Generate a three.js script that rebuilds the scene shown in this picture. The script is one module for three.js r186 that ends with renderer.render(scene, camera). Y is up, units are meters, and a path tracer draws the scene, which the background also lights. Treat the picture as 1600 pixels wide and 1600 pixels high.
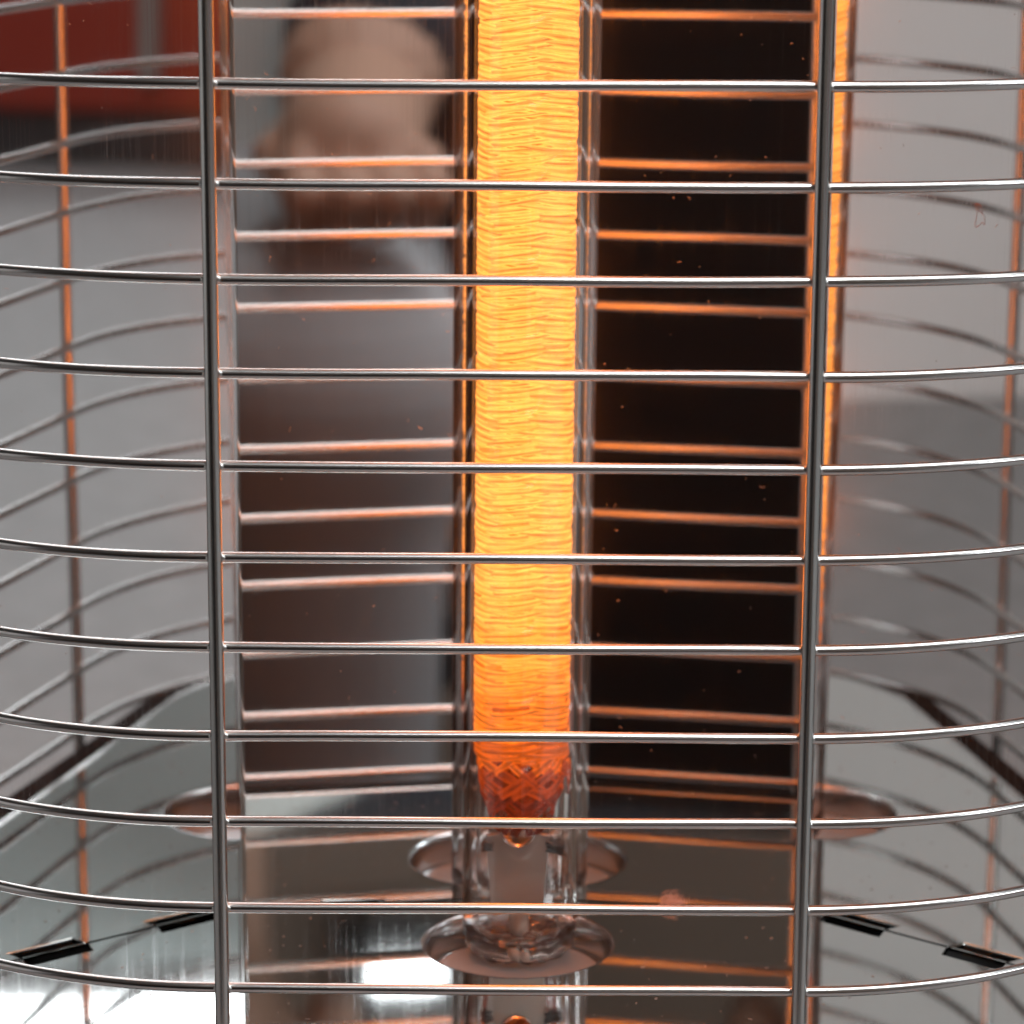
import * as THREE from 'three';
import { mergeGeometries } from 'three/addons/utils/BufferGeometryUtils.js';
import { MarchingCubes } from 'three/addons/objects/MarchingCubes.js';
import { RoundedBoxGeometry } from 'three/addons/geometries/RoundedBoxGeometry.js';
import { ImprovedNoise } from 'three/addons/math/ImprovedNoise.js';
import { RectAreaLightUniformsLib } from 'three/addons/lights/RectAreaLightUniformsLib.js';

// ---------------------------------------------------------------- camera, lamps, exposure
const scene = new THREE.Scene();
const BASE = 0.13;                       // height of the polished base plate above the desk top (desk top: y = 0)
const camera = new THREE.PerspectiveCamera(18.81, 1, 0.02, 30);
camera.position.set(0, BASE + 0.2153, 0.5);
camera.rotation.order = 'YXZ';
camera.rotation.set(THREE.MathUtils.degToRad(-13.1), 0, 0.0055);
camera.focus = 0.53;
camera.userData.fStop = 22;

const renderer = new THREE.WebGLRenderer();
renderer.toneMapping = THREE.LinearToneMapping;
renderer.toneMappingExposure = 1;
renderer.shadowMap.enabled = true;
RectAreaLightUniformsLib.init();

const C = (r, g, b) => new THREE.Color().setRGB(r, g, b);
const V3 = (x, y, z) => new THREE.Vector3(x, y, z);
const V2 = (x, y) => new THREE.Vector2(x, y);
let seed = 20240;
const rnd = () => { seed = (seed * 1664525 + 1013904223) >>> 0; return seed / 4294967296; };
const rr = (a, b) => a + (b - a) * rnd();
const noise = new ImprovedNoise();

function mesh(name, geometry, material, parent = scene) {
  const m = new THREE.Mesh(geometry, material);
  m.name = name; m.castShadow = true; m.receiveShadow = true;
  parent.add(m);
  return m;
}
function group(name, parent = scene) { const g = new THREE.Group(); g.name = name; parent.add(g); return g; }
function tag(o, label, category, groupName) { o.userData.label = label; o.userData.category = category; if (groupName) o.userData.group = groupName; return o; }
function structure(o, label) { o.userData.kind = 'structure'; if (label) o.userData.label = label; return o; }

const std = (color, roughness, metalness = 0, more = {}) => new THREE.MeshStandardMaterial({ color, roughness, metalness, ...more });

// a lit panel: glowing face in a frame plus an area light just in front of it
function panelLamp(name, label, category, centre, target, w, h, radiance, tint, frameMaterial) {
  const g = group(name); g.position.copy(centre); g.lookAt(target);       // +z of the group faces the target
  const face = new THREE.MeshStandardMaterial({ color: C(0.8, 0.8, 0.8), emissive: tint.clone(), emissiveIntensity: 1.0, roughness: 0.9 });
  mesh('lamp_face', new THREE.BoxGeometry(w, h, 0.01), face, g);
  const bars = [];
  for (const s of [-1, 1]) {
    bars.push(new THREE.BoxGeometry(w + 0.06, 0.03, 0.05).translate(0, s * (h / 2 + 0.016), -0.012));
    bars.push(new THREE.BoxGeometry(0.03, h - 0.001, 0.05).translate(s * (w / 2 + 0.016), 0, -0.012));
  }
  mesh('frame', mergeGeometries(bars), frameMaterial, g);
  const light = new THREE.RectAreaLight(tint, radiance, w, h);
  light.position.set(0, 0, 0.012); light.rotation.y = Math.PI; light.castShadow = true;
  g.add(light);
  tag(g, label, category);
  return g;
}
const whiteFrame = std(C(0.7, 0.7, 0.7), 0.5), darkFrame = std(C(0.02, 0.02, 0.02), 0.6);
panelLamp('ceiling_light', 'large square white ceiling light panel above the desk', 'light', V3(0.7, 1.8, 0.55), V3(0.7, 0, 0.551), 1.3, 1.3, 4.0, C(0.985, 0.995, 1), whiteFrame);
panelLamp('side_window', 'bright window high on the wall beside the red cabinet', 'window', V3(2.75, 1.60, 1.25), V3(0, 1.5, 0.1), 1.1, 0.41, 14, C(0.97, 1, 1.03), whiteFrame);
panelLamp('wall_lamp', 'small bright lamp on the brown wall behind the photographer', 'lamp', V3(0.327, 1.122, 2.36), V3(0.3, 1.1, 0), 0.072, 0.024, 24, C(0.97, 1, 1.03), darkFrame);
panelLamp('softbox_lamp', 'small rectangular softbox with black rim above the photographer', 'lamp', V3(0.16, 1.28, 0.95), V3(0.05, 0.25, 0), 0.3, 0.2, 14, C(1, 0.99, 0.97), darkFrame);

// ---------------------------------------------------------------- textures
function dataTexture(w, h, fill, color = false) {
  const a = new Uint8Array(w * h * 4);
  for (let y = 0; y < h; y++) for (let x = 0; x < w; x++) { const p = fill(x, y), k = (y * w + x) * 4; a[k] = p[0]; a[k + 1] = p[1]; a[k + 2] = p[2]; a[k + 3] = 255; }
  const t = new THREE.DataTexture(a, w, h);
  t.wrapS = t.wrapT = THREE.RepeatWrapping; t.magFilter = THREE.LinearFilter; t.minFilter = THREE.LinearFilter;
  if (color) t.colorSpace = THREE.SRGBColorSpace;
  t.needsUpdate = true;
  return t;
}
// fine scratches drawn along the sheet: a few hairlines are much rougher than the polish between them
const BR_W = 1024, BR_H = 512, brushRough = new Float32Array(BR_W * BR_H).fill(0.025);
for (let k = 0; k < 230; k++) {
  const x = Math.floor(rnd() * BR_W), y0 = Math.floor(rnd() * BR_H), len = Math.floor(rr(30, 420)), r = rr(0.03, 0.10);
  for (let j = 0; j < len; j++) { const i = ((y0 + j) % BR_H) * BR_W + x; brushRough[i] = Math.max(brushRough[i], r * Math.min(1, Math.min(j, len - j) / 12 + 0.2)); }
}
const brushTex = dataTexture(BR_W, BR_H, (x, y) => { const v = Math.min(255, brushRough[y * BR_W + x] * 255); return [v, v, v]; });
brushTex.repeat.set(1 / 0.06, 1 / 0.12);

const mirror = new THREE.MeshPhysicalMaterial({ color: C(0.70, 0.70, 0.70), metalness: 1, roughness: 1, roughnessMap: brushTex, clearcoat: 0.22, clearcoatRoughness: 0.22 });
const plateMetal = new THREE.MeshPhysicalMaterial({ color: C(0.66, 0.69, 0.68), metalness: 1, roughness: 0.03 });
const rimMetal = std(C(0.72, 0.72, 0.71), 0.12, 1);
const wireNoise = dataTexture(256, 64, (x, y) => { const v = 128 + 60 * noise.noise(x * 0.11, y * 0.25, 1.5) + rr(-24, 24); return [v, v, v]; });
wireNoise.repeat.set(1 / 0.02, 2);
const chrome = std(C(0.53, 0.535, 0.53), 0.21, 1, { bumpMap: wireNoise, bumpScale: 0.000006 });
const chromeThick = std(C(0.50, 0.51, 0.50), 0.25, 1, { bumpMap: wireNoise, bumpScale: 0.000006 });
const blackPlastic = std(C(0.012, 0.012, 0.013), 0.45);
const blackInside = new THREE.MeshPhysicalMaterial({ color: C(0.004, 0.004, 0.004), roughness: 0.9, specularIntensity: 0.1 });

// ---------------------------------------------------------------- desk and surroundings that the polished metal mirrors
{
  const s = new THREE.Shape();             // L-shaped desk seen from above: (x, -z)
  [[-1.6, 0.9], [2.5, 0.9], [2.5, -1.7], [0.5, -1.7], [0.5, -0.31], [-0.36, -0.31], [-0.36, -0.56], [-1.6, -0.56]].forEach(([x, y], i) => i ? s.lineTo(x, y) : s.moveTo(x, y));
  const g = new THREE.ExtrudeGeometry(s, { depth: 0.03, bevelEnabled: false }); g.rotateX(-Math.PI / 2); g.translate(0, -0.03, 0);
  const grain = dataTexture(256, 256, (x, y) => { const v = 150 + 10 * noise.noise(x * 0.05, y * 0.05, 3) + rr(-8, 8); return [v, v, v]; }, true);
  grain.repeat.set(4, 4);
  const d = group('desk');
  mesh('desk_top', g, std(C(1, 1, 1), 0.75, 0, { map: grain }), d);
  for (const [x, z] of [[-1.52, -0.82], [-1.52, 0.48], [2.42, -0.82], [2.42, 1.62], [0.58, 1.62]]) mesh('leg', new THREE.CylinderGeometry(0.025, 0.02, 0.69, 12).translate(x, -0.375, z), std(C(0.1, 0.1, 0.1), 0.5, 1), d);
  tag(d, 'grey L-shaped desk carrying the heater', 'desk');
}
structure(mesh('floor', new THREE.BoxGeometry(7, 0.05, 5), std(C(0.10, 0.095, 0.09), 0.7))).position.set(0.6, -0.745, 0.4);
structure(mesh('ceiling', new THREE.BoxGeometry(7, 0.05, 5), std(C(0.62, 0.62, 0.62), 0.9))).position.set(0.6, 1.88, 0.4);
structure(mesh('rear_wall', new THREE.BoxGeometry(7, 2.6, 0.05), std(C(0.29, 0.21, 0.165), 0.8))).position.set(0.6, 0.57, 2.44);
structure(mesh('back_wall', new THREE.BoxGeometry(7, 2.6, 0.05), std(C(0.4, 0.4, 0.4), 0.8))).position.set(0.6, 0.57, -1.4);
structure(mesh('side_wall', new THREE.BoxGeometry(0.05, 2.6, 3.8), std(C(0.72, 0.78, 0.765), 0.8))).position.set(2.95, 0.57, 0.5);
{
  const b = group('backdrop_board');
  mesh('board', new THREE.BoxGeometry(0.012, 0.75, 1.3), std(C(0.84, 0.84, 0.83), 0.8), b).position.set(-1.08, 0.376, 0.02);
  for (const z of [-0.4, 0.2]) mesh('foot', new THREE.BoxGeometry(0.1, 0.02, 0.03), std(C(0.1, 0.1, 0.1), 0.6), b).position.set(-1.14, 0.011, z);
  tag(b, 'pale grey reflector board standing on the desk', 'board');
  const c = group('cabinet');
  mesh('plinth', new THREE.BoxGeometry(0.34, 0.05, 1.2), std(C(0.03, 0.03, 0.032), 0.6), c).position.set(2.26, 0.026, 0.98);
  const red = std(C(0.30, 0.028, 0.014), 0.45);
  mesh('cabinet_body', new RoundedBoxGeometry(0.36, 0.4, 1.2, 2, 0.006).translate(2.26, 0.253, 0.98), red, c);
  for (const z of [0.62, 0.83, 1.12]) mesh('handle', new THREE.BoxGeometry(0.012, 0.34, 0.02), std(C(0.35, 0.34, 0.32), 0.4, 0.6), c).position.set(2.073, 0.253, z);
  tag(c, 'dark red lacquered cabinet on the far end of the desk', 'cabinet');
  const f = group('black_flag');
  mesh('cloth', new THREE.BoxGeometry(0.5, 0.67, 0.006).translate(-0.247, 0.005, 0.6), std(C(0.004, 0.004, 0.0045), 0.95), f);
  mesh('stand_pole', new THREE.CylinderGeometry(0.011, 0.011, 1.08, 12).translate(-0.51, -0.175, 0.6), darkFrame, f);
  for (const a of [0.5, 2.6, 4.7]) mesh('leg', new THREE.TubeGeometry(new THREE.LineCurve3(V3(-0.51, -0.5, 0.6), V3(-0.51 + 0.24 * Math.cos(a), -0.712, 0.6 + 0.24 * Math.sin(a))), 2, 0.008, 8), darkFrame, f);
  tag(f, 'black cloth flag on a stand beside the photographer', 'flag');
}

// ---------------------------------------------------------------- the heater
const heater = group('infrared_heater');
tag(heater, 'chrome infrared heater with glowing carbon tube behind a wire guard', 'heater');
const TOP = BASE + 0.40;

// reflector: one bent sheet. Plan points are (x, z)
const PHI = THREE.MathUtils.degToRad(5.1), WL = THREE.MathUtils.degToRad(36.9), WR = THREE.MathUtils.degToRad(38.9);
const APEX = V2(0, -0.0844);
function planSide(sign, wingAngle, foldX, endX, radius) {
  const fold = V2(sign * foldX, APEX.y + foldX * Math.tan(PHI));
  const din = V2(sign * Math.cos(PHI), Math.sin(PHI)), dout = V2(sign * Math.cos(wingAngle), Math.sin(wingAngle));
  const half = (wingAngle - PHI) / 2, tl = radius * Math.tan(half);
  const a = fold.clone().addScaledVector(din, -tl), b = fold.clone().addScaledVector(dout, tl);
  const nIn = V2(-sign * Math.sin(PHI), Math.cos(PHI)), centre = a.clone().addScaledVector(nIn, radius);
  const arc = [];
  for (let k = 0; k <= 14; k++) { const t = PHI + (wingAngle - PHI) * k / 14; arc.push(V2(centre.x + sign * Math.sin(t) * radius, centre.y - Math.cos(t) * radius)); }
  const end = fold.clone().addScaledVector(dout, (endX - foldX) / Math.cos(wingAngle));
  return { fold, back: [APEX.clone(), a], wing: [...arc, end], dout, end };
}
const planL = planSide(-1, WL, 0.0528, 0.107, 0.0022), planR = planSide(1, WR, 0.0590, 0.107, 0.003);
function sheet(points, y0, y1, flip, waviness = 0, z = 0) {      // upright sheet through plan points; uv in metres
  const fine = [points[0]];
  for (let i = 1; i < points.length; i++) {
    const n = Math.max(1, Math.round(points[i - 1].distanceTo(points[i]) / 0.003));
    for (let k = 1; k <= n; k++) fine.push(points[i - 1].clone().lerp(points[i], k / n));
  }
  const rows = 60, pos = [], uv = [], idx = [];
  let run = 0;
  for (let i = 0; i < fine.length; i++) {
    if (i) run += fine[i].distanceTo(fine[i - 1]);
    const t = fine[Math.min(i + 1, fine.length - 1)].clone().sub(fine[Math.max(i - 1, 0)]).normalize();
    for (let j = 0; j <= rows; j++) {
      const y = y0 + (y1 - y0) * j / rows, w = waviness * noise.noise(run * 28 + 3, y * 16, z);
      pos.push(fine[i].x - t.y * w, y, fine[i].y + t.x * w); uv.push(run + z * 0.013, y);
    }
  }
  const R = rows + 1;
  for (let i = 0; i < fine.length - 1; i++) for (let j = 0; j < rows; j++) {
    const a = i * R + j, b = a + R;
    flip ? idx.push(a, a + 1, b, b, a + 1, b + 1) : idx.push(a, b, a + 1, b, b + 1, a + 1);
  }
  const g = new THREE.BufferGeometry();
  g.setAttribute('position', new THREE.Float32BufferAttribute(pos, 3)); g.setAttribute('uv', new THREE.Float32BufferAttribute(uv, 2));
  g.setIndex(idx); g.computeVertexNormals();
  return g;
}
const reflector = group('reflector', heater);
mesh('back_panel', sheet(planL.back, BASE + 0.0002, TOP, true, 0.00002, 1), mirror, reflector);
mesh('back_panel', sheet(planR.back, BASE + 0.0002, TOP, false, 0.00002, 2), mirror, reflector);
mesh('side_panel', sheet(planL.wing, BASE + 0.0002, TOP, true, 0.00003, 3), mirror, reflector);
mesh('side_panel', sheet(planR.wing, BASE + 0.0002, TOP, false, 0.00003, 4), mirror, reflector);

// outline of guard, base plate and housing: straight front with round corners
function plateOutline(grow, zBack) {        // base plate: flatter front, tighter corners
  const R = 0.045 + grow, x0 = 0.073, zc = -0.057, pts = [V2(-x0 - R, zBack)];
  for (let k = 0; k <= 30; k++) { const t = Math.PI / 2 * k / 30; pts.push(V2(-x0 - R * Math.cos(t), zc + R * Math.sin(t))); }
  for (let k = 0; k <= 30; k++) { const t = Math.PI / 2 * k / 30; pts.push(V2(x0 + R * Math.sin(t), zc + R * Math.cos(t))); }
  pts.push(V2(x0 + R, zBack));
  return pts;
}
function outline(inset, zBack) {           // points (x, z) from left back to right back, counter-clockwise seen from below
  const R = 0.078 - inset, x0 = 0.05, pts = [];
  pts.push(V2(-x0 - R, zBack));
  for (let k = 0; k <= 40; k++) { const t = Math.PI / 2 * k / 40; pts.push(V2(-x0 - R * Math.cos(t), -0.078 + R * Math.sin(t))); }
  for (let k = 0; k <= 40; k++) { const t = Math.PI / 2 * k / 40; pts.push(V2(x0 + R * Math.sin(t), -0.078 + R * Math.cos(t))); }
  pts.push(V2(x0 + R, zBack));
  return pts;
}
const HOLE = V2(0.0016, -0.0600), HOLE_R = 0.0185;
function plan(pts) { const s = new THREE.Shape(); pts.forEach((p, i) => i ? s.lineTo(p.x, -p.y) : s.moveTo(p.x, -p.y)); s.closePath(); return s; }
function slot(a, b, width) {              // parallelogram in front of the seam from a to b
  const p = new THREE.Path();
  [[a.x, a.y - 0.0014], [b.x, b.y - 0.0014], [b.x + Math.sign(b.x) * -0.002, b.y + width], [a.x + Math.sign(a.x) * -0.002, a.y + width]].forEach(([x, z], i) => i ? p.lineTo(x, -z) : p.moveTo(x, -z));
  p.closePath();
  return p;
}
const onWing = (p, x) => V2(x, p.fold.y + (Math.abs(x) - Math.abs(p.fold.x)) * p.dout.y / Math.abs(p.dout.x));
const onBack = (x) => V2(x, APEX.y + Math.abs(x) * Math.tan(PHI));
{
  const baseGroup = group('base_plate', heater);
  const s = plan(plateOutline(0, -0.1));
  const hole = new THREE.Path(); hole.absarc(HOLE.x, -HOLE.y, HOLE_R, 0, Math.PI * 2, true); s.holes.push(hole);
  s.holes.push(slot(onWing(planL, -0.0926), onWing(planL, -0.0812), 0.0038), slot(onWing(planL, -0.0692), onWing(planL, -0.0572), 0.0032));
  s.holes.push(slot(onWing(planR, 0.0626), onWing(planR, 0.0735), 0.0036), slot(onWing(planR, 0.0843), onWing(planR, 0.0945), 0.0038));
  s.holes.push(slot(onBack(-0.039), onBack(-0.0262), 0.0016));
  const g = new THREE.ExtrudeGeometry(s, { depth: 0.0006, bevelEnabled: true, bevelThickness: 0.0003, bevelSize: 0.0003, bevelSegments: 2, curveSegments: 64 });
  g.rotateX(-Math.PI / 2); g.translate(0, BASE - 0.0009, 0);
  mesh('plate', g, plateMetal, baseGroup);
  const edge = plateOutline(0.0001, -0.09).map((q) => V3(q.x, BASE - 0.0006, q.y));
  mesh('rolled_edge', new THREE.TubeGeometry(new THREE.CatmullRomCurve3(edge, false, 'catmullrom', 0.3), 240, 0.0009, 10), rimMetal, baseGroup);
  const prof = [[0.0186, 0.00005], [0.01835, 0.0001], [0.0179, -0.0004], [0.0176, -0.0012], [0.0172, -0.0062], [0.0171, -0.0066], [0.0166, -0.0066], [0.0166, -0.0071]].map(([r, y]) => V2(r, y));
  mesh('socket_collar', new THREE.LatheGeometry(prof, 72).translate(HOLE.x, BASE, HOLE.y), std(C(0.66, 0.71, 0.73), 0.2, 1), baseGroup);
  mesh('socket_floor', new THREE.LatheGeometry([V2(0.0001, -0.0058), V2(0.0158, -0.0058), V2(0.0163, -0.0062), V2(0.0163, -0.009)], 60).translate(HOLE.x, BASE, HOLE.y), std(C(0.2, 0.215, 0.22), 0.3, 0.3), baseGroup);

  // housing below the plate and cap above, black plastic
  const hs = plan(plateOutline(0.0065, -0.125)), inner = plan(plateOutline(-0.006, -0.118));
  hs.holes.push(inner);
  const hg = new THREE.ExtrudeGeometry(hs, { depth: 0.1264, bevelEnabled: true, bevelThickness: 0.0015, bevelSize: 0.0012, bevelSegments: 3 });
  hg.rotateX(-Math.PI / 2); hg.translate(0, 0.0016, 0);
  const housing = group('housing', heater);
  mesh('shell', hg, blackInside, housing);
  mesh('inner_tray', new THREE.ExtrudeGeometry(plan(plateOutline(-0.0062, -0.1178)), { depth: 0.002, bevelEnabled: false }).rotateX(-Math.PI / 2).translate(0, BASE - 0.022, 0), std(C(0.4, 0.4, 0.4), 0.5, 1), housing);
  const back = new THREE.BoxGeometry(0.24, 0.412, 0.004).translate(0, BASE + 0.2, -0.122);
  mesh('rear_cover', back, blackPlastic, housing);
  mesh('top_cap', new THREE.ExtrudeGeometry(plan(outline(0.004, -0.125)), { depth: 0.03, bevelEnabled: true, bevelThickness: 0.003, bevelSize: 0.002, bevelSegments: 3 }).rotateX(-Math.PI / 2).translate(0, TOP + 0.004, 0), blackPlastic, housing);
}

// wire guard
const guard = group('wire_guard', heater);
class GuardCurve extends THREE.Curve {
  constructor(y, wob) { super(); this.y = y; this.w = wob; const R = 0.078, a = R * Math.PI / 2; this.L = [0.03, a, 0.1, a, 0.03]; this.total = this.L.reduce((p, q) => p + q); }
  getPoint(t, out = V3(0, 0, 0)) {
    let s = t * this.total; const [l0, l1, l2, l3] = this.L, R = 0.078;
    const dy = 0.00026 * noise.noise(t * 9, this.w, 0.3);
    if (s < l0) return out.set(-0.128, this.y + dy, -0.108 + s);
    s -= l0; if (s < l1) { const a = s / R; return out.set(-0.05 - R * Math.cos(a), this.y + dy, -0.078 + R * Math.sin(a)); }
    s -= l1; if (s < l2) return out.set(-0.05 + s, this.y + dy, 0);
    s -= l2; if (s < l3) { const a = s / R; return out.set(0.05 + R * Math.sin(a), this.y + dy, -0.078 + R * Math.cos(a)); }
    s -= l3; return out.set(0.128, this.y + dy, -0.078 - s);
  }
}
const wireDepth = [45.82, 62.02, 77.51, 93.17, 108.83, 124.33, 139.87, 155.3, 170.59, 186.14, 200.77].map((h) => 0.21526 - h / 1000);
const heights = [...wireDepth, 0.0002];
for (let k = 1; k <= 14; k++) heights.unshift(wireDepth[0] + 0.0155 * k);
function tubeUV(curve, segs, r, radial, length) { const g = new THREE.TubeGeometry(curve, segs, r, radial); const u = g.attributes.uv; for (let i = 0; i < u.count; i++) u.setX(i, u.getX(i) * length); return g; }
heights.forEach((h, i) => mesh('horizontal_wire', tubeUV(new GuardCurve(BASE + h, i * 1.7), 220, 0.00094, 20, 0.5), chrome, guard));
for (const [x, z] of [[-0.0493, 0.0018], [0.0497, 0.0018], [-0.1298, -0.088], [0.1298, -0.088]]) {
  mesh('vertical_wire', tubeUV(new THREE.LineCurve3(V3(x, BASE - 0.02, z), V3(x, TOP + 0.002, z)), 60, 0.00125, 20, 0.42), chromeThick, guard);
  if (z > 0) for (const h of heights.slice(12)) {       // resistance welds
    const g = new THREE.SphereGeometry(0.0009, 10, 8); g.scale(2.3, 1.12, 1.0); g.translate(x, BASE + h, 0.0004);
    mesh('weld', g, chromeThick, guard);
  }
}

// ---------------------------------------------------------------- the carbon tube
const tubeGroup = group('heating_tube', heater);
const TX = 0.0019, TZ = -0.0692;
const leanZ = (y) => TZ + 0.011 * (y - BASE);
const leanX = (y) => TX + 0.004 * (y - BASE);
{
  const quartz = new THREE.MeshPhysicalMaterial({ color: C(1, 1, 1), transmission: 1, thickness: 0.001, ior: 1.46, roughness: 0.0, metalness: 0, emissive: C(0.004, 0.0008, 0.0001) });
  const RO = 0.0112, RI = 0.0100, yb = -0.0052, p = [];
  // outer wall up, over the rim, inner wall down: a closed shell with a thick uneven foot
  p.push(V2(0.00001, yb), V2(0.004, yb + 0.0001), V2(0.0078, yb + 0.0003), V2(0.0098, yb + 0.0011), V2(0.0108, yb + 0.0026), V2(RO, yb + 0.0052));
  for (let k = 1; k <= 40; k++) p.push(V2(RO, yb + 0.0052 + (0.392 - 0.0052 - yb) * k / 40));
  p.push(V2((RO + RI) / 2, 0.3925), V2(RI, 0.392));
  for (let k = 39; k >= 1; k--) p.push(V2(RI, yb + 0.0072 + (0.392 - 0.0072 - yb) * k / 40));
  p.push(V2(RI, yb + 0.0076), V2(0.0094, yb + 0.0052), V2(0.0078, yb + 0.0036), V2(0.0052, yb + 0.0030), V2(0.0026, yb + 0.0036), V2(0.00001, yb + 0.0042));
  const g = new THREE.LatheGeometry(p, 96), a = g.attributes.position;
  for (let i = 0; i < a.count; i++) {                    // the pinched foot is not quite round
    const x = a.getX(i), y = a.getY(i), z = a.getZ(i), low = Math.max(0, 1 - (y - yb) / 0.009);
    const q = 1 + low * 0.05 * noise.noise(x * 420, y * 300, z * 420);
    a.setXYZ(i, x * q + 0.004 * y, y + low * 0.0007 * noise.noise(x * 260, 2.2, z * 260), z * q + 0.011 * y);
  }
  g.computeVertexNormals(); g.translate(TX, BASE, TZ);
  mesh('glass_tube', g, quartz, tubeGroup);
}
// braided carbon ribbon. Each ribbon is a flat tube; its glow has the grain of the fibres
const FIB_W = 64, FIB_H = 512;
const fibre = dataTexture(FIB_W, FIB_H, (x, y) => {
  const across = Math.abs(((x + 0.5) / FIB_W * 4) % 2 - 1);              // two edges and two faces round the ribbon
  const n = noise.noise(x * 0.55, y * 0.035, 7.1) * 0.5 + noise.noise(x * 1.3, y * 0.12, 2.4) * 0.3 + noise.noise(x * 0.1, y * 0.015, 9.3) * 0.5;
  const v = THREE.MathUtils.clamp(0.76 + 0.62 * n - 0.40 * Math.pow(1 - across, 2.5), 0.2, 1);
  return [v * 255, v * 255, v * 255];
});
const HOT = [[3.1, 1.0, 0.165], [3.0, 0.92, 0.135], [2.8, 0.80, 0.10], [2.5, 0.62, 0.065], [2.1, 0.43, 0.036], [1.2, 0.17, 0.011], [0.6, 0.06, 0.005], [0.26, 0.02, 0.002], [0.09, 0.006, 0.001]];
const hotMat = HOT.map(([r, g, b]) => new THREE.MeshPhysicalMaterial({ color: C(0.012, 0.012, 0.012), roughness: 0.7, specularIntensity: 0.15, emissive: C(r, g, b), emissiveIntensity: 1, emissiveMap: fibre }));
function ribbon(path, halfW, halfT, out, radial = 8) {    // path: [{p, n, zone}], n = outward
  for (let i = 0; i + 1 < path.length; i++) {
    const z = path[i].zone; const o = out[z] ??= { pos: [], uv: [], idx: [] };
    const start = o.pos.length / 3;
    for (const q of [path[i], path[i + 1]]) {
      const t = q.t, up = V3(0, 0, 0).crossVectors(q.n, t).normalize();
      for (let k = 0; k <= radial; k++) {
        const a = Math.PI * 2 * k / radial, c = Math.cos(a) * halfW * (q.s ?? 1), s = Math.sin(a) * halfT;
        o.pos.push(q.p.x + up.x * c + q.n.x * s, q.p.y + up.y * c + q.n.y * s, q.p.z + up.z * c + q.n.z * s);
        o.uv.push(k / radial, q.v);
      }
    }
    for (let k = 0; k < radial; k++) { const a = start + k, b = a + radial + 1; o.idx.push(a, b, a + 1, b, b + 1, a + 1); }
  }
}
function finishRibbons(out, name, parent) {
  const g = group(name, parent); g.userData.kind = 'stuff';
  Object.entries(out).forEach(([z, o]) => {
    const b = new THREE.BufferGeometry();
    b.setAttribute('position', new THREE.Float32BufferAttribute(o.pos, 3)); b.setAttribute('uv', new THREE.Float32BufferAttribute(o.uv, 2)); b.setIndex(o.idx); b.computeVertexNormals();
    mesh('filament_ribbons', b, hotMat[z], g).userData.kind = 'stuff';
  });
  return g;
}
function tangents(path) { path.forEach((q, i) => { q.t = path[Math.min(i + 1, path.length - 1)].p.clone().sub(path[Math.max(i - 1, 0)].p).normalize(); }); return path; }
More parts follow.
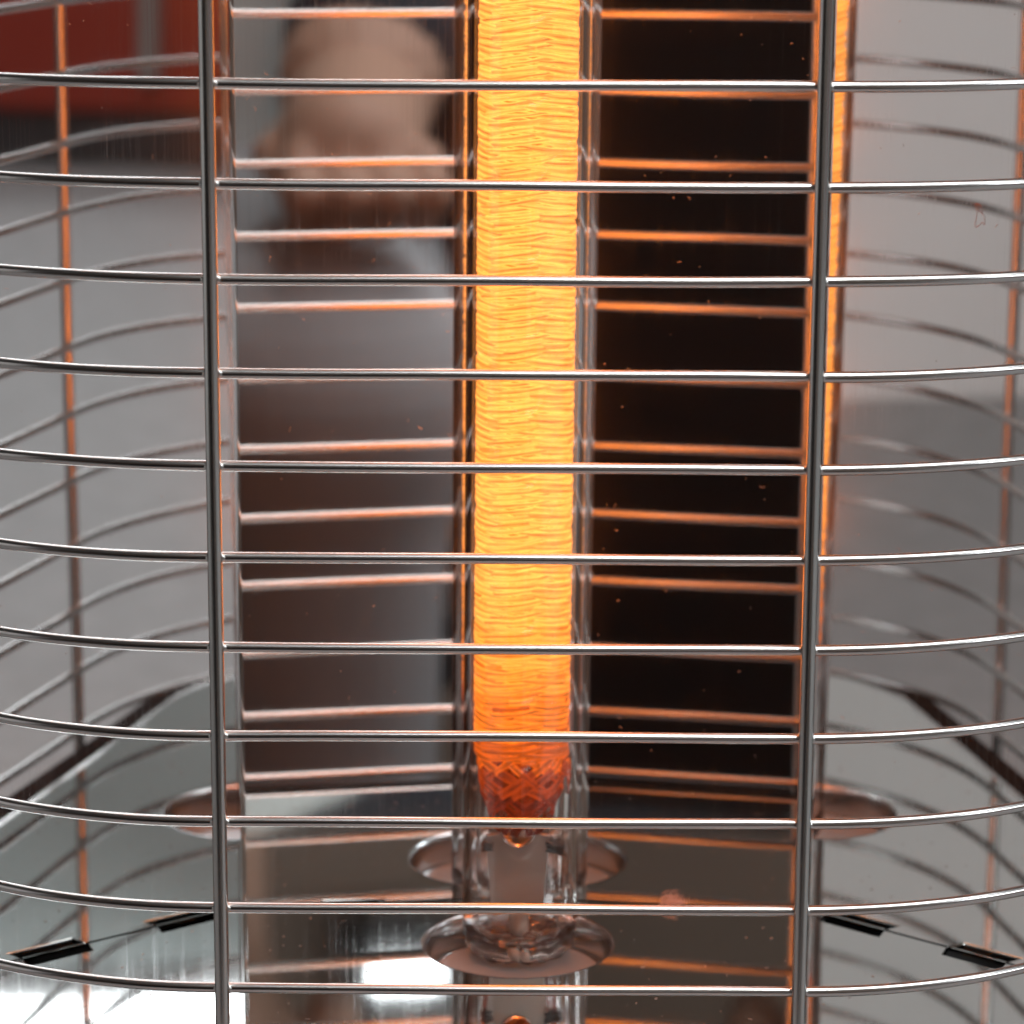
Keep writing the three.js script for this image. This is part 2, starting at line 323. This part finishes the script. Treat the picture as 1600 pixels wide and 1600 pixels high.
{
  const RF = 0.0087, Y0 = BASE + 0.0362, Y1 = BASE + 0.385, N = 6, PITCH = 0.0072, STEP = Math.PI * 2 / 40, out = {};
  const zoneAt = (y) => { const h = (y - BASE) * 1000 + 3; return h > 72 ? 0 : h > 65 ? 1 : h > 58 ? 2 : h > 51 ? 3 : h > 43 ? 4 : 5; };
  for (const dir of [1, -1]) for (let i = 0; i < N; i++) {
    const path = [], base = Math.PI * 2 * i / N + (dir > 0 ? 0 : 0.35), jitter = rr(0, 40), off = rr(-0.7, 0.7), turns = (Y1 - Y0) / PITCH;
    for (let a = 0; a <= turns * Math.PI * 2; a += STEP) {
      const wob = 0.0004 * noise.noise(a * 0.75, jitter, dir) + 0.0002 * noise.noise(a * 2.3, jitter, dir + 4);
      const y = Y0 + PITCH * a / (Math.PI * 2) + wob, ang = base + dir * a;
      const col = Math.cos(3 * ang + 0.9 + 1.7 * noise.noise(a * 0.6, jitter, 6) + off);
      const r = RF + dir * 0.00026 * THREE.MathUtils.clamp(1.7 * col, -1, 1) + 0.00012 * noise.noise(a * 1.7, jitter, 5);
      const n = V3(Math.sin(ang), 0, Math.cos(ang));
      path.push({ p: V3(leanX(y) + r * n.x, y, leanZ(y) + r * n.z), n: n.clone().add(V3(0, 0.25 * noise.noise(a * 1.1, jitter, 8), 0)).normalize(), v: a * 0.09 + jitter, zone: Math.min(5, Math.max(0, zoneAt(y) + (noise.noise(a * 0.6, jitter, 3) > 0.32 ? 1 : 0))), s: 1 + 0.45 * noise.noise(a * 0.9, jitter, 4) - 0.30 * Math.max(0, Math.cos(3 * ang + 0.4 + off)) });
    }
    ribbon(tangents(path), 0.00066, 0.00030, out);
  }
  const wound = finishRibbons(out, 'filament', tubeGroup);
  const core = new THREE.CylinderGeometry(RF - 0.0011, RF - 0.0011, Y1 - Y0, 48, 24, true), ca = core.attributes.position;
  for (let i = 0; i < ca.count; i++) { const y = ca.getY(i) + (Y0 + Y1) / 2; ca.setXYZ(i, ca.getX(i) + leanX(y), y, ca.getZ(i) + leanZ(y)); }
  mesh('core', core, new THREE.MeshStandardMaterial({ color: C(0.03, 0.03, 0.03), roughness: 0.7, emissive: C(1.6, 0.22, 0.012) }), wound);

  // loosened end of the braid, drawn together into the clip
  const end = {};
  for (const dir of [1, -1]) for (let i = 0; i < 10; i++) {
    const path = [], base = Math.PI * 2 * (i + rr(-0.35, 0.35)) / 10, jitter = rr(0, 40), sweep = rr(2.0, 3.4);
    for (let k = 0; k <= 40; k++) {
      const t = k / 40, y = BASE + 0.0372 - 0.0172 * Math.pow(t, 0.85), ang = base + dir * sweep * (1 - Math.pow(1 - t, 1.4));
      const r = (0.0085 - 0.0042 * t * t) * (1 + 0.05 * noise.noise(t * 5, jitter, 2)) + dir * 0.0002 * Math.cos(t * 18 + i * 3);
      const n = V3(Math.sin(ang), 0, Math.cos(ang));
      const zn = t < 0.14 ? 5 : t < 0.42 ? 6 : t < 0.75 ? 7 : 8;
      path.push({ p: V3(leanX(y) + r * n.x, y, leanZ(y) + r * n.z), n, v: t * 1.5 + jitter, zone: zn, s: 1 });
    }
    ribbon(tangents(path), rr(0.0006, 0.001), 0.00013, end);
  }
  finishRibbons(end, 'filament_end', tubeGroup);
  for (let k = 0; k < 12; k++) {
    const y = BASE + 0.066 + k * 0.0275, l = new THREE.PointLight(C(1, 0.195, 0.022), 0.0135); l.position.set(leanX(y), y, leanZ(y)); l.shadow.radius = 0.35; l.castShadow = true; tubeGroup.add(l);
  }
}
// metal clip, lead and carbon tufts below the braid
{
  const steel = std(C(0.46, 0.45, 0.43), 0.32, 1), lead = std(C(0.40, 0.36, 0.32), 0.4, 1), soot = std(C(0.012, 0.012, 0.012), 0.8);
  const s = new THREE.Shape();
  s.moveTo(-0.0047, 0.0072); s.lineTo(0.0047, 0.0072); s.lineTo(0.0060, 0.0226); s.lineTo(0.0036, 0.0229);
  s.absarc(0, 0.0236, 0.0030, 0, Math.PI, true);
  s.lineTo(-0.0036, 0.0229); s.lineTo(-0.0060, 0.0226); s.closePath();
  const g = new THREE.ExtrudeGeometry(s, { depth: 0.0007, bevelEnabled: true, bevelThickness: 0.00012, bevelSize: 0.00012, bevelSegments: 2, curveSegments: 24 });
  g.translate(leanX(BASE) - 0.0004, BASE - 0.003, TZ + 0.0022);
  mesh('clip', g, steel, tubeGroup);
  const rim = new THREE.TorusGeometry(0.0031, 0.00022, 8, 30, Math.PI).rotateZ(Math.PI).translate(leanX(BASE) - 0.0004, BASE + 0.0206, TZ + 0.0031);
  mesh('clip_rim', rim, rimMetal, tubeGroup);
  for (const [x, w] of [[-0.0061, 0.0018], [0.0066, 0.0036]]) {
    const bits = [];
    for (let k = 0; k < 40; k++) {
      const y = BASE + 0.0176 + rr(-0.0012, 0.0010), l = w * rr(0.5, 1.0), a = rr(-0.25, 0.25) - (x > 0 ? 0.2 : 0);
      bits.push(new THREE.CylinderGeometry(0.00024, 0.00016, l, 5).rotateZ(Math.PI / 2 + a).translate(leanX(y) + x + rr(-0.0004, 0.0004), y, TZ + 0.003 + rr(-0.0012, 0.0012)));
    }
    const m = mesh('carbon_tuft', mergeGeometries(bits), soot, tubeGroup); m.userData.kind = 'stuff';
  }
  mesh('lead_sleeve', new THREE.CapsuleGeometry(0.0021, 0.006, 6, 20).translate(leanX(BASE) - 0.0001, BASE + 0.0026, TZ), lead, tubeGroup);
  mesh('lead_wire', new THREE.CylinderGeometry(0.0010, 0.0010, 0.006, 14).translate(leanX(BASE), BASE - 0.0018, TZ), lead, tubeGroup);
  const foot = new THREE.LatheGeometry([[0.00001, -0.0049], [0.005, -0.0049], [0.0086, -0.0044], [0.0097, -0.0028], [0.0094, -0.0012], [0.0074, -0.0004], [0.0046, -0.0016], [0.0022, -0.0006], [0.00001, 0.0002]].map(([r, y]) => V2(r, y)), 60), fa = foot.attributes.position;
  for (let i = 0; i < fa.count; i++) { const x = fa.getX(i), y = fa.getY(i), z = fa.getZ(i); if (y > -0.0047) fa.setXYZ(i, x * (1 + 0.05 * noise.noise(x * 300, 1, z * 300)), y + 0.0012 * noise.noise(x * 330, 4, z * 330), z * (1 + 0.05 * noise.noise(x * 300, 7, z * 300))); }
  foot.computeVertexNormals(); foot.translate(leanX(BASE), BASE, TZ);
  mesh('glass_foot', foot, new THREE.MeshPhysicalMaterial({ color: C(0.97, 0.95, 0.93), transmission: 1, thickness: 0.003, ior: 1.46, roughness: 0.0 }), tubeGroup);
  // clear bead of fused quartz beside the braid
  const bead = new THREE.LatheGeometry([[0.00001, -0.0052], [0.0004, -0.0048], [0.0006, -0.003], [0.0011, -0.0008], [0.0014, 0.001], [0.0011, 0.003], [0.0005, 0.0046], [0.00001, 0.0052]].map(([r, y]) => V2(r, y)), 20);
  bead.rotateZ(0.12); bead.translate(leanX(BASE) + 0.0083, BASE + 0.033, TZ + 0.0024);
  mesh('quartz_bead', bead, new THREE.MeshPhysicalMaterial({ color: C(1, 1, 1), transmission: 1, thickness: 0.001, ior: 1.46, roughness: 0.02 }), tubeGroup);
}

// ---------------------------------------------------------------- dust and lint on the metal
{
  const bits = [];
  const speck = (p, n, up, len, r) => {
    const side = V3(0, 0, 0).crossVectors(n, up).normalize(), a = rnd() * Math.PI * 2, c = rr(-1, 1) * len * 0.5;
    const d = side.clone().multiplyScalar(Math.cos(a)).addScaledVector(up, Math.sin(a)), e = V3(0, 0, 0).crossVectors(n, d);
    const q = p.clone().addScaledVector(n, r * 1.1);
    const curve = new THREE.QuadraticBezierCurve3(q.clone().addScaledVector(d, -len / 2), q.clone().addScaledVector(e, c), q.clone().addScaledVector(d, len / 2));
    bits.push(new THREE.TubeGeometry(curve, 5, r, 5));
  };
  const spread = (pl, sign, k) => {
    const back = rnd() < 0.62, up = V3(0, 1, 0), y = BASE + 0.003 + 0.19 * Math.pow(rnd(), 0.85);
    const a = back ? pl.back[0] : pl.wing[pl.wing.length - 2], b = back ? pl.back[1] : pl.end, t = rr(back ? 0.15 : 0.02, 0.98);
    const p = a.clone().lerp(b, t), d = b.clone().sub(a).normalize();
    const n = V3(-sign * Math.abs(d.y), 0, Math.abs(d.x));
    const small = rnd() < 0.7;
    speck(V3(p.x, y, p.y), n, up, small ? rr(0.0001, 0.00028) : rr(0.0004, 0.0011), small ? rr(0.00004, 0.00008) : rr(0.000025, 0.00004));
  };
  for (let k = 0; k < 170; k++) { spread(planL, -1, k); spread(planR, 1, k); }
  for (let k = 0; k < 120; k++) {
    const x = rr(-0.08, 0.08), z = rr(-0.074, -0.02);
    if (Math.hypot(x - HOLE.x, z - HOLE.y) < 0.02 || z < APEX.y + 0.003 + (Math.abs(x) > 0.052 ? (Math.abs(x) - 0.052) * 0.85 + 0.006 : 0.006)) continue;
    speck(V3(x, BASE, z), V3(0, 1, 0), V3(0, 0, 1), rr(0.0002, 0.0009), rr(0.00003, 0.00008));
  }
  const dust = mesh('dust', mergeGeometries(bits), std(C(0.22, 0.21, 0.2), 0.9), heater);
  dust.userData.kind = 'stuff';
}
function lintThing(name, centre, right, up, normal, size, loops, r, label, color) {
  const pts = [];
  for (let k = 0; k < loops * 9; k++) {
    const t = k / 9 * Math.PI * 2 * 0.83;
    pts.push(centre.clone().addScaledVector(right, size * 0.5 * (Math.cos(t * 0.71 + 1) * 0.7 + 0.6 * noise.noise(k * 0.35, size * 900, 1))).addScaledVector(up, size * (Math.sin(t * 0.53) * 0.75 + 0.7 * noise.noise(k * 0.3, size * 700, 4))).addScaledVector(normal, r * 1.5 + Math.abs(noise.noise(k * 0.4, 3, 2)) * 0.0004));
  }
  const m = mesh(name, new THREE.TubeGeometry(new THREE.CatmullRomCurve3(pts), loops * 30, r, 5), std(color, 0.9));
  return tag(m, label, 'lint');
}
{
  const d = planR.dout, p = onWing(planR, 0.0845);
  lintThing('lint_fibre', V3(p.x, BASE + 0.1413, p.y), V3(d.x, 0, d.y), V3(0, 1, 0), V3(-Math.sin(WR), 0, Math.cos(WR)), 0.0026, 3, 0.00003, 'thin curled lint fibre clinging to the side panel of the reflector', C(0.16, 0.09, 0.08));
  const q = onBack(0.0325), fibres = [];
  for (let k = 0; k < 46; k++) {
    const c = V3(q.x + rr(-1, 1) * rr(0.2, 1) * 0.0024, BASE + 0.0002 + Math.abs(rr(-1, 1)) * rr(0, 1) * 0.0022, q.y + rr(0.0006, 0.002)), w = rr(0.0004, 0.0011), a0 = rr(0, 6.28), pts = [];
    for (let j = 0; j < 6; j++) pts.push(V3(c.x + w * Math.cos(a0 + j * 0.8), Math.max(BASE + 0.0002, c.y + w * 0.7 * Math.sin(a0 + j * 0.9)), c.z + 0.0003 * Math.sin(j + a0)));
    fibres.push(new THREE.TubeGeometry(new THREE.CatmullRomCurve3(pts), 14, rr(0.00003, 0.00006), 5));
  }
  tag(mesh('lint_fluff', mergeGeometries(fibres), std(C(0.5, 0.4, 0.36), 0.9)), 'fluffy tuft of lint in the seam between reflector and base plate', 'lint');
}

// ---------------------------------------------------------------- the photographer, mirrored in the back panels
{
  const K = (a, b, ra, rb) => ({ a: V3(...a), b: V3(...b), ra, rb });
  function field(bones, blend) {
    return (p) => {
      let d = 1e9;
      for (const k of bones) {
        const ab = k.b.clone().sub(k.a), t = THREE.MathUtils.clamp(p.clone().sub(k.a).dot(ab) / Math.max(ab.lengthSq(), 1e-9), 0, 1);
        const e = p.distanceTo(k.a.clone().addScaledVector(ab, t)) - (k.ra + (k.rb - k.ra) * t);
        const h = Math.max(blend - Math.abs(d - e), 0) / blend; d = Math.min(d, e) - h * h * blend * 0.25;
      }
      return d;
    };
  }
  function polygonise(bones, blend, lo, hi, res) {
    const size = Math.max(hi[0] - lo[0], hi[1] - lo[1], hi[2] - lo[2]) / 2, c = V3((lo[0] + hi[0]) / 2, (lo[1] + hi[1]) / 2, (lo[2] + hi[2]) / 2);
    const mc = new MarchingCubes(res, new THREE.MeshStandardMaterial(), false, false, 200000), f = field(bones, blend), p = V3(0, 0, 0);
    mc.isolation = 0;
    for (let z = 0; z < res; z++) for (let y = 0; y < res; y++) for (let x = 0; x < res; x++) {
      p.set((x - res / 2) / (res / 2), (y - res / 2) / (res / 2), (z - res / 2) / (res / 2)).multiplyScalar(size).add(c);
      mc.field[x + y * res + z * res * res] = -f(p);
    }
    mc.update();
    const g = new THREE.BufferGeometry(), n = mc.count, a = mc.positionArray.slice(0, n * 3);
    for (let i = 0; i < n; i++) { a[3 * i] = a[3 * i] * size + c.x; a[3 * i + 1] = a[3 * i + 1] * size + c.y; a[3 * i + 2] = a[3 * i + 2] * size + c.z; }
    g.setAttribute('position', new THREE.Float32BufferAttribute(a, 3)); g.computeVertexNormals();
    return g;
  }
  const person = group('person'); person.position.set(-0.018, 0.046, 0.1);
  const skin = [
    K([0.04, 0.50, 1.14], [0.04, 0.60, 1.11], 0.055, 0.052), K([0.04, 0.70, 1.11], [0.04, 0.66, 1.08], 0.085, 0.07), K([0.04, 0.60, 1.045], [0.04, 0.63, 1.04], 0.035, 0.035),
    K([0.04, 0.645, 1.005], [0.04, 0.625, 0.995], 0.012, 0.014), K([-0.055, 0.655, 1.1], [-0.055, 0.63, 1.1], 0.016, 0.014), K([0.135, 0.655, 1.1], [0.135, 0.63, 1.1], 0.016, 0.014),
    K([0.17, 0.235, 0.93], [0.115, 0.155, 0.80], 0.046, 0.041),
    K([-0.13, 0.25, 0.97], [-0.10, 0.13, 0.83], 0.046, 0.03),
  ];
  const bodySkin = polygonise(skin, 0.03, [-0.3, 0.05, 0.7], [0.4, 0.85, 1.3], 64);
  const handBones = (x, y, z, s) => {
    const h = [K([x + s * 0.008, y, z], [x - s * 0.004, y - 0.014, z - 0.065], 0.036, 0.034), K([x + s * 0.02, y - 0.002, z - 0.01], [x - s * 0.022, y - 0.012, z - 0.06], 0.016, 0.015)];
    for (let k = 0; k < 4; k++) { const o = -0.03 + k * 0.0195, L = [0.018, 0.022, 0.021, 0.017][k]; h.push(K([x + o, y - 0.016, z - 0.085], [x + o * 1.05, y - 0.03, z - 0.085 - L], 0.0095, 0.009)); h.push(K([x + o * 1.05, y - 0.03, z - 0.085 - L], [x + o * 1.0, y - 0.048, z - 0.062 - L], 0.009, 0.008)); }
    h.push(K([x - s * 0.024, y - 0.01, z - 0.02], [x - s * 0.04, y - 0.018, z - 0.055], 0.011, 0.01)); h.push(K([x - s * 0.04, y - 0.018, z - 0.055], [x - s * 0.034, y - 0.03, z - 0.085], 0.01, 0.008));
    return h;
  };
  const handR = polygonise(handBones(0.105, 0.145, 0.785, 1), 0.008, [0.03, 0.05, 0.62], [0.19, 0.2, 0.82], 64);
  const handL = polygonise(handBones(-0.10, 0.12, 0.815, -1), 0.008, [-0.19, 0.02, 0.65], [-0.03, 0.17, 0.85], 64);
  mesh('body', mergeGeometries([bodySkin, handR, handL]), std(C(0.46, 0.27, 0.19), 0.6), person);
  const shirt = [K([0.04, 0.03, 1.17], [0.04, 0.2, 1.17], 0.13, 0.13), K([0.04, 0.2, 1.17], [0.04, 0.40, 1.16], 0.13, 0.13), K([-0.06, 0.05, 1.17], [-0.08, 0.40, 1.16], 0.1, 0.11), K([0.14, 0.05, 1.17], [0.16, 0.40, 1.16], 0.1, 0.11)];
  mesh('shirt', polygonise(shirt, 0.05, [-0.3, -0.12, 0.9], [0.4, 0.6, 1.4], 56), std(C(0.7, 0.73, 0.71), 0.85), person);
  const jacket = [K([-0.14, 0.44, 1.15], [0.22, 0.44, 1.15], 0.08, 0.08), K([0.24, 0.43, 1.14], [0.215, 0.27, 0.99], 0.07, 0.06), K([0.215, 0.27, 0.99], [0.125, 0.175, 0.825], 0.06, 0.045), K([-0.16, 0.43, 1.14], [-0.14, 0.27, 0.99], 0.07, 0.06), K([0.22, 0.4, 1.15], [0.21, 0.06, 1.1], 0.1, 0.075), K([-0.14, 0.4, 1.15], [-0.13, 0.06, 1.1], 0.1, 0.075)];
  mesh('jacket', polygonise(jacket, 0.04, [-0.32, -0.08, 0.85], [0.4, 0.6, 1.35], 64), std(C(0.012, 0.014, 0.024), 0.85), person);
  const legs = [K([0.04, 0.0, 1.16], [0.04, 0.02, 1.16], 0.15, 0.14), K([0.12, 0.0, 1.12], [0.085, 0.015, 0.74], 0.095, 0.07), K([0.085, 0.015, 0.74], [0.09, -0.44, 0.80], 0.07, 0.05), K([-0.06, 0.0, 1.12], [-0.11, 0.01, 0.76], 0.095, 0.07), K([-0.11, 0.01, 0.76], [-0.11, -0.44, 0.82], 0.07, 0.05)];
  mesh('trousers', polygonise(legs, 0.04, [-0.32, -0.55, 0.6], [0.45, 0.22, 1.4], 72), std(C(0.42, 0.425, 0.44), 0.9), person);
  const hair = [K([0.04, 0.735, 1.13], [0.04, 0.70, 1.16], 0.078, 0.085), K([0.04, 0.755, 1.08], [0.04, 0.76, 1.1], 0.05, 0.05)];
  mesh('hair', polygonise(hair, 0.03, [-0.12, 0.55, 0.95], [0.2, 0.9, 1.3], 40), std(C(0.02, 0.014, 0.01), 0.6), person);
  const shoes = [K([0.09, -0.47, 0.84], [0.095, -0.475, 0.70], 0.045, 0.04), K([-0.11, -0.47, 0.86], [-0.115, -0.475, 0.72], 0.045, 0.04)];
  mesh('shoes', polygonise(shoes, 0.01, [-0.2, -0.6, 0.6], [0.2, -0.4, 0.95], 48), std(C(0.02, 0.02, 0.02), 0.6), person);
  tag(person, 'photographer in navy jacket and grey trousers seated on a stool', 'person');
  const stool = group('stool'); stool.position.set(0, 0, 0.1);
  mesh('seat', new THREE.CylinderGeometry(0.19, 0.18, 0.05, 40).translate(0.04, -0.175, 1.18), blackPlastic, stool);
  for (const a of [0.8, 2.37, 3.94, 5.5]) mesh('leg', new THREE.TubeGeometry(new THREE.LineCurve3(V3(0.04 + 0.12 * Math.cos(a), -0.2, 1.18 + 0.12 * Math.sin(a)), V3(0.04 + 0.2 * Math.cos(a), -0.718, 1.18 + 0.2 * Math.sin(a))), 2, 0.013, 10), darkFrame, stool);
  const bar = new THREE.TorusGeometry(0.19, 0.01, 8, 40).rotateX(Math.PI / 2).translate(0.04, -0.53, 1.18);
  mesh('footrest', bar, darkFrame, stool);
  mesh('foot_bar', new THREE.BoxGeometry(0.32, 0.015, 0.4).translate(0, -0.535, 0.86), darkFrame, stool);
  tag(stool, 'black bar stool under the photographer', 'stool');
}

// numbering of repeated names at top level is done by hand above; children may share names
renderer.render(scene, camera);
